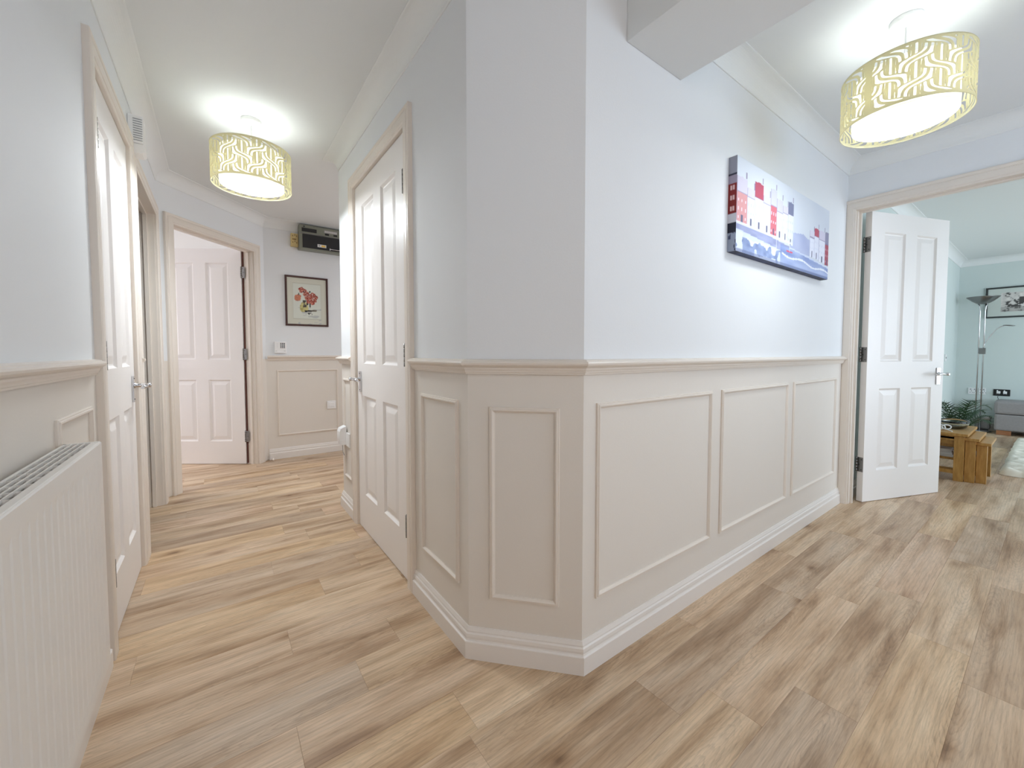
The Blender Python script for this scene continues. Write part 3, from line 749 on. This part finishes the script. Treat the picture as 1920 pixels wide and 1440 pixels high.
HOUSES = [  # u0,u1, base, eave, roof top, wall colour, roof colour
    (.00, .085, .33, .63, .80, (208, 128, 126), (205, 196, 214)),
    (.085, .15, .33, .62, .73, (228, 234, 246), (208, 202, 226)),
    (.15, .225, .33, .66, .84, (230, 236, 248), (168, 34, 58)),
    (.225, .295, .33, .64, .74, (226, 232, 247), (205, 200, 224)),
    (.295, .355, .33, .66, .86, (196, 76, 88), (198, 196, 216)),
    (.355, .42, .33, .62, .78, (232, 236, 248), (200, 196, 218)),
    (.42, .475, .33, .64, .74, (230, 234, 246), (206, 200, 222)),
    (.475, .535, .30, .66, .82, (226, 230, 244), (92, 96, 130)),
    (.74, .80, .26, .50, .60, (228, 230, 244), (214, 208, 224)),
    (.80, .86, .26, .54, .66, (228, 230, 244), (176, 44, 66)),
    (.86, .95, .24, .52, .66, (230, 230, 242), (206, 198, 218)),
    (.95, 1.01, .22, .50, .68, (150, 26, 46), (120, 116, 146))]
def harbour(u, v):
    c_ = mixc((206, 212, 220), (216, 222, 230), v)                      # sky
    c_ = mixc(c_, (190, 198, 214), .5 * vn(u * 6 + 3, v * 5) - .15)
    hill = .47 - .25 * abs(u - .66) + .03 * vn(u * 14, 2)
    if .50 < u < .86 and .24 < v < hill: c_ = mixc((176, 184, 214), (150, 160, 200), vn(u * 12, v * 12))
    shore = .34 - .16 * u
    if v < shore:                                                       # quay and water
        t = vn(u * 9, v * 22)
        c_ = mixc((196, 206, 232), (216, 224, 242), t)
        if v > shore - .10 and u < .5: c_ = mixc((112, 118, 160), (150, 156, 196), vn(u * 20, v * 30))
        if u > .40 and v < shore - .02: c_ = mixc((96, 116, 178), (166, 182, 220), vn(u * 10, v * 18))
        if u > .40 and abs(v - (.15 - .10 * (u - .4)) - .02 * math.sin(u * 22)) < .012: c_ = (232, 236, 246)
        if u < .42 and v < .17 and vn(u * 30, v * 16) > .62: c_ = mixc((90, 110, 160), (140, 158, 200), vn(u * 40, v * 30))
        if u < .40 and .02 < v < shore - .12 and vn(u * 7 + 9, v * 9) > .45 and not vn(u * 30, v * 16) > .62: c_ = (222, 230, 244)
        if v < .035: c_ = mixc(c_, (60, 70, 110), .5)
    for u0, u1, b0, e, rt_, wc_, rc in HOUSES:
        if u0 <= u < u1:
            base = b0 - .02; w2 = (u - u0) / (u1 - u0)
            if base < v < e:
                c_ = wc_
                cx = (w2 * 3) % 1; cz = ((v - base) / (e - base) * 3.4) % 1
                if .36 < cx < .62 and .40 < cz < .72: c_ = (236, 214, 222) if wc_[1] < 150 else (196, 202, 224)
                if .42 < w2 < .60 and v < base + .085: c_ = (58, 56, 90)
                if w2 < .04: c_ = mixc(wc_, (120, 120, 160), .5)
            elif e <= v < rt_ - .02 * abs(w2 - .5):
                c_ = rc
                if v < e + .012 or w2 < .04: c_ = mixc(rc, (90, 80, 120), .6)
            if rt_ <= v < rt_ + .07 and .86 < w2 < .96: c_ = (120, 104, 140)
    if u < .53 and .29 < v < .325 + .0 * u: c_ = mixc(c_, (236, 240, 250), .8)
    bx = (u - .50) / .035; by = (v - .185) / .02                       # little red boat
    if abs(bx) < 1 - .35 * (1 - by) * .5 and 0 < by < 1: c_ = (214, 40, 72)
    if abs(u - .50) < .003 and .2 < v < .33: c_ = (235, 235, 245)
    if abs(u - .36) < .003 and .17 < v < .33: c_ = (235, 235, 245)
    return mixc(c_, (208, 218, 238), .22)
cv = tag(empty('canvas_picture', (1.815, YR - .0, 1.472)), 'wide unframed harbour town canvas with red roofs on the upper wall', 'picture')
CWD, CHT, CTK = 1.158, .405, .036
bx_ = MB(); bx_.box(0, CWD, -CTK + .001, -.001, 0, CHT); 
def side_col(): pass
co = bx_.build('stretcher', M['mount'], cv)
vcol_grid('canvas_face', CWD, CHT, 300, 104, harbour, cv, Matrix.Translation((0, -CTK, 0)))
def side(u, v):
    if v > .82: return (150, 152, 166)
    if v > .80: return (40, 40, 60)
    if v > .72: return (160, 150, 170)
    if v > .40:
        cz = ((v - .40) / .32 * 3) % 1
        if .30 < cz < .75 and .25 < u < .75 and not (.46 < u < .54) and not (.50 < cz < .56): return (225, 190, 190)
        return (128, 22, 20)
    if v > .30: return (206, 206, 216)
    if v > .20: return (20, 22, 44)
    return (150, 160, 180) if vn(u * 6, v * 20) > .3 else (60, 70, 100)
vcol_grid('canvas_side', CTK, CHT, 14, 104, side, cv, Matrix.Rotation(PI / 2, 4, 'Z') @ Matrix.Translation((-CTK, .0005, 0)))
def under(u, v): return mixc((18, 22, 46), (70, 84, 130), vn(u * 30, v * 2) * .8)
vcol_grid('canvas_underside', CWD, CTK, 120, 3, under, cv, Matrix.Translation((0, -CTK, -.0005)) @ Matrix.Rotation(-PI / 2, 4, 'X'))

# framed flowers
FX0, FX1, FZ0, FZ1 = .542, .930, 1.302, 1.793
fl = tag(empty('framed_picture', (FX0, YE, FZ0)), 'dark wood framed watercolour of red flowers in a jug on the end wall', 'picture')
fw, fh = FX1 - FX0, FZ1 - FZ0
MB().sweep([(0, 0), (fw, 0), (fw, fh), (0, fh)], [(0, 0), (0, .016), (.004, .020), (.014, .019), (.018, .013), (.018, .004), (.018, 0)], lambda a, b2, h: (a, -h, b2), closed=True).build('frame', M['frame_wood'], fl)
def flowers(u, v):
    c_ = (206, 206, 192)
    bd = min(u - .14, .86 - u, v - .12, .88 - v)
    if bd > 0: c_ = (210, 214, 204)
    if abs(bd) < .007: c_ = (190, 190, 176)
    if abs(bd + .03) < .004: c_ = (200, 200, 186)
    if v < .36 and .2 < u < .86 and vn(u * 7, v * 40) > .78: c_ = (180, 184, 182)
    jx = (u - .42) / .11; jy = (v - .345) / .12
    if jx * jx + jy * jy * (.7 if jy > 0 else 1.6) < 1 and v > .27: c_ = mixc((204, 198, 140), (160, 148, 84), vn(u * 30, v * 30) * (1 - jx) * .8)
    if .44 < u < .74 and abs(v - .292 - (u - .5) * .08) < .018 + .0 * u: c_ = mixc((24, 20, 16), (150, 140, 120), (u - .52) * 4)
    if abs(u - .49) < .10 and .37 < v < .52 and vn(u * 26, v * 20) > .42: c_ = mixc((30, 26, 22), (110, 104, 96), vn(u * 50, v * 40))
    for k, (fx, fz, rr) in enumerate(((.36, .745, .075), (.44, .715, .06), (.26, .565, .085), (.30, .60, .05), (.50, .66, .07), (.56, .60, .075), (.49, .57, .06), (.64, .64, .07), (.71, .60, .07), (.70, .53, .05), (.64, .48, .065), (.60, .53, .04), (.53, .50, .045), (.43, .645, .04))):
        d = math.hypot((u - fx), (v - fz) * 1.22) + .028 * (vn(u * 34 + k, v * 34) - .5)
        if d < rr:
            q = vn(u * 36 + k * 3, v * 36)
            c_ = (196, 122, 92) if k in (2, 3) and q > .3 else ((146, 62, 50) if q > .55 else ((196, 124, 104) if q > .34 else ((88, 22, 22) if q > .2 else (222, 196, 184))))
    if (abs(u - .29) < .012 and .63 < v < .67) or (abs(u - .57) < .014 and .69 < v < .73): c_ = (60, 56, 50)
    if .46 < u < .62 and .215 < v < .255 and vn(u * 46, v * 40) > .5: c_ = (40, 40, 40)
    return c_
vcol_grid('print', fw - .032, fh - .032, 84, 106, flowers, fl, Matrix.Translation((.016, -.010, .016)))
b = MB(); b.box(.004, fw - .004, -.008, -.001, .004, fh - .004); b.build('backing', M['mount'], fl)

# consumer unit and its neighbour
cu = tag(empty('consumer_unit', (.664, YE, 2.045)), 'olive grey metal consumer unit with a dark flap below the ceiling', 'fuse box')
b = MB(); b.box(0, .56, -.098, -.001, 0, .235, bev=.004); b.build('case', M['green_metal'], cu)
b = MB(); b.box(.028, .37, -.104, -.096, .015, .145, bev=.002); b.build('flap', M['black'], cu)
b = MB(); b.box(.004, .556, -.106, -.088, .148, .155); b.build('ledge', M['steel'], cu)
b = MB(); b.box(.022, .155, -.1005, -.095, .170, .205); b.build('switch_bay', M['black'], cu)
b = MB(); b.lathe([(.007, 0), (.007, .006)], T=Matrix.Translation((.043, -.098, .217)) @ Matrix.Rotation(PI / 2, 4, 'X'), n=12); b.build('key_cap', M['black'], cu)
b = MB(); b.box(.225, .345, -.0995, -.095, .186, .212); b.build('rating_label', M['silver_plate'], cu)
b = MB()
for k in range(9): b.box(.232 + k * .0125, .232 + k * .0125 + .006, -.1002, -.099, .194, .204)
b.build('print_marks', M['white_print'], cu)
for x0 in (.232, .310):
    b = MB(); b.box(x0, x0 + .036, -.101, -.095, .164, .182); b.build('breaker', M['black'], cu)
b = MB(); b.box(.160, .240, -.1052, -.103, .036, .064); b.build('warning_label', M['white_print'], cu)
b = MB(); b.box(.196, .232, -.1058, -.1048, .041, .058); b.build('label_panel', M['amber'], cu)
b = MB(); b.lathe([(.0075, 0), (.0075, .0006)], T=Matrix.Translation((.176, -.1052, .050)) @ Matrix.Rotation(PI / 2, 4, 'X'), n=3); b.build('warning_symbol', M['black'], cu)
b = MB(); b.box(.268, .275, -.118, -.100, .016, .036); b.tube([(.270, -.112, .028), (.50, -.112, .028)], .0045, 8); b.build('flap_bar', M['chrome'], cu)
iso = tag(empty('isolator_box', (.600, YE, 2.072)), 'small aged ivory isolator box beside the consumer unit', 'switch box')
b = MB(); b.box(0, .062, -.045, -.001, 0, .124, bev=.004); b.build('case', M['ivory'], iso)
b = MB(); b.box(.020, .044, -.050, -.044, .062, .072, bev=.002)
for k, (xx, zz) in enumerate(((.012, .092), (.030, .100), (.046, .092), (.012, .030), (.030, .040), (.046, .028), (.012, .060))): b.box(xx, xx + .006, -.0458, -.0445, zz, zz + .014)
b.build('rocker', M['brown'], iso)
# keypad
kp = tag(empty('alarm_keypad', (.443, YE, 1.032)), 'white alarm keypad with black buttons just above the dado rail', 'keypad')
b = MB(); b.box(0, .100, -.022, -.001, 0, .110, bev=.004); b.box(.004, .096, -.026, -.020, .0, .008, bev=.001); b.build('case', M['white_plastic'], kp)
for j in range(4):
    for i in range(3):
        b = MB(); b.box(.048 + i * .0145, .0575 + i * .0145, -.0245, -.0215, .048 + j * .0135, .0570 + j * .0135); b.build('button', M['black'], kp)
b = MB(); b.box(.006, .020, -.0228, -.0215, .018, .021); b.build('marking', M['grey_slot'], kp)
b = MB(); b.box(.078, .092, -.0228, -.0215, .018, .021); b.build('marking', M['grey_slot'], kp)
for z in (.06, .075, .09):
    b = MB(); b.lathe([(.002, 0), (.0015, .001)], T=Matrix.Translation((.022, -.022, z)) @ Matrix.Rotation(PI / 2, 4, 'X'), n=8); b.build('indicator', M['grey_slot'], kp)
# telephone plate in the far wall's panel
pl = tag(empty('wall_plate', (.903, YE, .452)), 'white double socket plate inside the far wall panel', 'socket')
b = MB(); b.box(0, .086, -.009, -.001, 0, .083, bev=.003); b.build('plate', M['white_plastic'], pl)
b = MB(); b.box(.016, .070, -.013, -.008, .020, .064, bev=.002); b.build('cover', M['white_plastic'], pl)
# plug-in unit beyond the cupboard door
sk = tag(empty('plug_in_unit', (XC, 2.70, .44)), 'white plug-in unit on the low wall past the cupboard door', 'plug')
b = MB(); b.box(-.010, -.001, -.065, .08, -.01, .078, bev=.003); b.build('socket_plate', M['white_plastic'], sk)
b = MB(); vs = []
for yy in (.005, .075):
    vs += [(-.009, yy, 0), (-.045, yy, 0), (-.050, yy, .04), (-.050, yy, .085), (-.042, yy, .105), (-.009, yy, .118)]
b.add(vs, [(0, 1, 2, 3, 4, 5), (11, 10, 9, 8, 7, 6)] + [(i, (i + 1) % 6, (i + 1) % 6 + 6, i + 6) for i in range(6)]); b.build('body', M['white_plastic'], sk)
b = MB(); b.tube([(-.028, .03, .001), (-.026, .03, -.05), (-.016, .035, -.075)], .0022, 6); b.build('cord', M['grey_slot'], sk)
# chime box above the first door
ch = tag(empty('door_chime', (XL, 2.642, 1.985)), 'slotted white chime box high above the first passage door', 'door chime')
b = MB(); b.box(.001, .056, 0, .085, .048, .178, bev=.003)
vs = [(x, y, z) for y in (0.002, .083) for x, z in ((.001, 0), (.050, .004), (.060, .014), (.056, .046), (.001, .046))]
b.add(vs, [(0, 1, 2, 3, 4), (9, 8, 7, 6, 5)] + [(i, (i + 1) % 5, (i + 1) % 5 + 5, i + 5) for i in range(5)]); b.build('case', M['white_plastic'], ch)
for k in range(10):
    b = MB(); b.box(.020, .053, -.0015, .002, .060 + k * .011, .064 + k * .011); b.build('slot', M['grey_slot'], ch)
b = MB(); b.lathe([(.003, 0), (.002, .001)], T=Matrix.Translation((.014, .0, .030)) @ Matrix.Rotation(PI / 2, 4, 'X'), n=8); b.build('screw', M['screw'], ch)
# little rubber door stop by the angled doorway
ds = MB(); ds.lathe([(.012, 0), (.013, .012), (.010, .022), (.004, .025)], n=16)
tag(ds.build('door_stop', M['skirting'], None, (.405, 4.44, 0)), 'small cream door stop on the floor by the angled doorway', 'door stop')

# ------------------------------------------------------------------ living room
# nest of tables
def table(name, x0, y0, wx, wy, zt, label, shelf=False):
    t = tag(empty(name, (x0, y0, 0)), label, 'table', 'nest of oak tables')
    b = MB(); b.box(-.015, wx, -.02, wy, zt - .022, zt, bev=.003); b.build('tabletop', M['oak'], t)
    for lx in (0, wx - .07):
        for ly in (0, wy - .075):
            b = MB(); b.box(lx, lx + .045, ly, ly + .055, 0, zt - .022, bev=.002); b.build('leg', M['oak'], t)
    b = MB(); b.box(.01, .028, .055, wy - .075, zt - .065, zt - .024); b.build('apron', M['oak'], t)
    b = MB(); b.box(.01, .035, .055, wy - .075, .055, .085); b.build('stretcher', M['oak'], t)
    if shelf:
        b = MB(); b.box(.046, wx - .071, .03, wy - .03, .150, .168); b.build('shelf', M['oak'], t)
    return t
tb = table('coffee_table', 4.775, .428, .58, .42, .388, 'largest and tallest oak table of the nest, beside the open door')
table('side_table', 4.800, .370, .49, .38, .356, 'middle oak table pulled partly from the nest')
table('low_table', 4.835, .312, .40, .37, .326, 'smallest oak table at the outer end of the nest', True)
# things on and under the tables
fr = tag(empty('glass_dish', (5.08, .52, .388)), 'oval clear glass dish on the tallest oak table', 'dish')
b = MB(); T = Matrix.Scale(1.5, 4, (1, 0, 0)); b.lathe([(.05, 0), (.075, .012), (.09, .05), (.093, .07), (.089, .07), (.086, .05), (.07, .016), (.001, .010)], n=36, T=T, cap=False); b.build('bowl', M['glass'], fr)
kn = MB()
for k in range(3):
    c0 = Vector((4.84 + .02 * k, .60 - .03 * k, .402)); ax = Vector((math.cos(k * 1.1), math.sin(k * 1.1), 0)); az = Vector((0, 0, 1))
    kn.tube([c0 + ax * .03 * math.cos(t) + az * (.014 + .018 * math.sin(t)) for t in [2 * PI * q / 16 for q in range(17)]], .0045, 8)
kn.tube([(4.81, .50, .394), (4.85, .53, .398), (4.88, .60, .396), (4.86, .68, .394)], .005, 8)
tag(kn.build('knotted_cord', M['white_plastic']), 'white looped cord lying on the tallest oak table', 'cord')
nb = MB(); nb.box(4.89, 5.03, .50, .62, .168, .185, bev=.002); nb.box(4.895, 5.02, .505, .615, .185, .205, bev=.002); nb.box(4.90, 5.01, .51, .61, .205, .232, bev=.002)
tag(nb.build('magazine_pile', M['white_print']), 'three pale boxes stacked on the lower table shelf', 'boxes')
dk = MB(); dk.lathe([(.001, 0), (.04, .004), (.055, .03), (.045, .07), (.02, .085), (.001, .088)], (4.97, .425, .168), n=20)
tag(dk.build('black_ornament', M['black']), 'round black ornament on the lower table shelf', 'ornament')
# palm
pm = tag(empty('potted_palm', (5.85, .56, 0)), 'potted palm with dark arching fronds behind the oak tables', 'plant')
b = MB(); b.lathe([(.10, 0), (.12, .02), (.15, .22), (.155, .25), (.14, .25), (.135, .22)], n=28); b.build('pot', M['pot'], pm)
b = MB(); b.lathe([(.001, .225), (.136, .225)], n=28, cap=False); b.build('soil', M['soil'], pm)
rf = random.Random(3)
for k in range(15):
    a = 2 * PI * k / 15 + rf.uniform(-.2, .2); ln = rf.uniform(.30, .44); rise = rf.uniform(.12, .34) if k % 3 else rf.uniform(.25, .40)
    b = MB(); pts = []
    for q in range(9):
        t = q / 8; pts.append(Vector((math.cos(a) * ln * t, math.sin(a) * ln * t * .55, .22 + rise * math.sin(t * 2.0) * 1.05 - .03 * t)))
    b.tube(pts, [.005 * (1 - .8 * q / 8) for q in range(9)], 6)
    for q in range(2, 17):
        t = q / 17; i = min(7, int(t * 8)); p = pts[i].lerp(pts[i + 1], t * 8 - i); d = (pts[i + 1] - pts[i]).normalized(); sd = d.cross(Vector((0, 0, 1))).normalized()
        for s2 in (-1, 1):
            l2 = .11 * math.sin(PI * (.15 + .8 * t)); tip = p + d * l2 * .75 + sd * s2 * l2 * .7 + Vector((0, 0, -.01)); w2 = d * .008; up = Vector((0, 0, .002))
            b.add([p - w2, p + w2, tip, p + up * 1], [(0, 1, 2), (0, 2, 3), (1, 3, 2)])
    b.build('frond', M['leaf'], pm)
# floor lamp
lp = tag(empty('floor_lamp', (8.10, .62, 0)), 'chrome uplighter floor lamp with reading arm against the green wall', 'lamp')
b = MB(); b.lathe([(.13, 0), (.13, .012), (.11, .022), (.03, .028)], n=36); b.build('base', M['chrome'], lp)
for s2 in (-1, 1):
    b = MB(); y = s2 * .022
    b.tube([(0, y, .02), (0, y, 1.58), (0, y * 1.2, 1.64), (0, y * 1.9, 1.685)], .0075, 10); b.build('pole', M['chrome'], lp)
b = MB(); b.lathe([(.03, 1.675), (.06, 1.685), (.10, 1.715), (.145, 1.76), (.150, 1.768), (.143, 1.765), (.09, 1.725), (.001, 1.70)], n=40, cap=False); b.build('uplighter_bowl', M['steel'], lp)
b = MB(); b.box(-.022, .022, -.042, .012, 1.02, 1.10, bev=.004); b.build('clamp', M['steel'], lp)
arm = [(0, -.022, 1.10), (0, -.022, 1.13), (0, -.045, 1.20), (0, -.085, 1.28), (0, -.125, 1.345), (0, -.165, 1.375), (0, -.20, 1.385)]
b = MB(); b.tube(arm, .006, 10); b.build('reading_arm', M['chrome'], lp)
b = MB(); b.lathe([(.001, -.014), (.03, -.012), (.048, 0), (.03, .012), (.001, .016)], T=Matrix.Translation((0, -.225, 1.382)) @ Matrix.Rotation(.12, 4, 'X') @ Matrix.Scale(.55, 4, (0, 0, 1)) @ Matrix.Scale(1.15, 4, (0, 1, 0)), n=28); b.build('reading_head', M['steel'], lp)
# framed monochrome picture
pf = tag(empty('wall_picture', (XF, .617, 1.497)), 'black framed monochrome photograph on the pale green wall', 'picture')
fnp = lambda a, b2, h: (-h, -a, b2)
MB().sweep([(0, 0), (.95, 0), (.95, .402), (0, .402)], [(0, 0), (0, .018), (.004, .022), (.016, .022), (.020, .016), (.020, 0)], fnp, closed=True).build('frame', M['black_frame'], pf)
def mono(u, v):
    if not (.13 < u < .87 and .17 < v < .83): return (205, 212, 206)
    q = vn(u * 26 + 5, v * 9 + u * 8) * .6 + vn(u * 60, v * 26) * .4; k = vn(u * 9, v * 5 + 4)
    g_ = 60 + 170 * (q * .55 + k * .45 > .46) * (.6 + .4 * q) + 20 * k
    if v < .34: g_ = g_ * .5 + 70
    return (g_, g_ * .98, g_ * .96)
vcol_grid('photograph', .916, .368, 130, 52, mono, pf, Matrix.Translation((-.012, -.017, .017)) @ Matrix.Rotation(-PI / 2, 4, 'Z'))
b = MB(); b.box(-.010, -.001, -.946, -.004, .004, .398); b.build('backing', M['mount'], pf)
# sockets and switch
def socket(x, y, z, wid, m, label, rot=-PI / 2, plug=False):
    t = tag(empty('wall_socket', (x, y, z), rot), label, 'socket')
    b = MB(); b.box(0, wid, -.009, -.001, 0, .086, bev=.002); b.build('plate', m, t)
    for k in range(2):
        xx = wid * (.20 + .42 * k)
        b = MB(); b.box(xx, xx + .012, -.012, -.008, .058, .074); b.build('rocker', M['white_plastic'] if m is M['black'] else M['grey_slot'], t)
        b = MB()
        for dx, dz, ww, hh in ((.010, .040, .005, .010), (-.003, .020, .009, .005), (.018, .020, .009, .005)): b.box(xx + dx, xx + dx + ww, -.0095, -.0088, dz, dz + hh)
        b.build('pin_hole', M['shadow_line'] if m is not M['black'] else M['grey_slot'], t)
    return t
s1 = socket(XF, .512, .468, .142, M['black'], 'black double socket with white plugs on the green wall above the sofa')
for q in (.045, .100):
    b = MB(); b.box(q - .016, q + .016, -.036, -.009, .030, .062, bev=.004); b.build('plug', M['white_plastic'], s1)
b = MB(); b.tube([(.045, -.025, .031), (.04, -.03, -.02), (.06, -.026, -.08)], .003, 6); b.build('cable', M['black'], s1)
socket(XF, .735, .472, .085, M['white_plastic'], 'white socket behind the floor lamp pole')
socket(XF, .640, .474, .062, M['white_plastic'], 'narrow white socket between lamp and black socket')
sw = tag(empty('light_switch', (7.43, YLV, .93)), 'white light switch on the green side wall past the open door', 'switch')
b = MB(); b.box(-.043, .043, -.009, -.001, 0, .086, bev=.002); b.build('plate', M['white_plastic'], sw)
for xx in (-.02, .008):
    b = MB(); b.box(xx, xx + .012, -.013, -.008, .033, .053, bev=.001); b.build('rocker', M['grey_slot'], sw)
# sofa end
so = tag(empty('sofa', (7.95, -.55, 0)), 'low grey fabric sofa end under the monochrome picture', 'sofa')
b = MB(); b.box(-.03, .36, -.9, 1.02, .06, .265, bev=.02); b.build('base', M['fabric'], so)
b = MB(); b.box(-.04, .36, -.9, 1.025, .268, .43, bev=.03); b.build('seat_cushion', M['fabric'], so)
for yy in (-.8, .88):
    b = MB(); b.box(.0, .05, yy, yy + .12, 0, .06, bev=.004); b.build('foot', M['copper'], so)
# speaker-like grey box beside the sofa
gb = tag(empty('storage_box', (8.15, .62, 0)), 'low grey lidded box at the foot of the floor lamp', 'box')
b = MB(); b.box(-.02, .12, -.105, .02, .03, .15, bev=.02); b.build('body', M['fabric'], gb)
b = MB(); b.box(-.022, .122, -.107, .022, .152, .20, bev=.02); b.build('lid', M['silver_plate'], gb)
b = MB(); b.box(0, .10, -.09, .0, 0, .03); b.build('shadow_block', M['black'], gb)  # black block put in for the shadow beneath the box
# rug: shaggy pile
rg = tag(empty('rug', (6.4, -.55, 0)), 'shaggy cream rug on the living room floor', 'rug')
b = MB(); nx, ny = 120, 90; vs = []
for j in range(ny + 1):
    for i in range(nx + 1):
        u, v = i / nx, j / ny; e = min(u, 1 - u, v, 1 - v)
        x = (u - .5) * 2.15 + .018 * (vn(v * 50, 3) - .5) * (e == 0); y = (v - .5) * 1.65 + .018 * (vn(u * 60, 7) - .5) * (e == 0)
        rg_ = .035 + .022 * vn(u * 70, v * 42) + .014 * vn(u * 26, v * 9)
        vs.append((x, y, .002 if e == 0 else rg_ * min(1, .5 + e * 30)))
b.add(vs, [(j * (nx + 1) + i, j * (nx + 1) + i + 1, (j + 1) * (nx + 1) + i + 1, (j + 1) * (nx + 1) + i) for j in range(ny) for i in range(nx)], 0, True)
b.build('pile', M['wool'], rg)['kind'] = 'stuff'
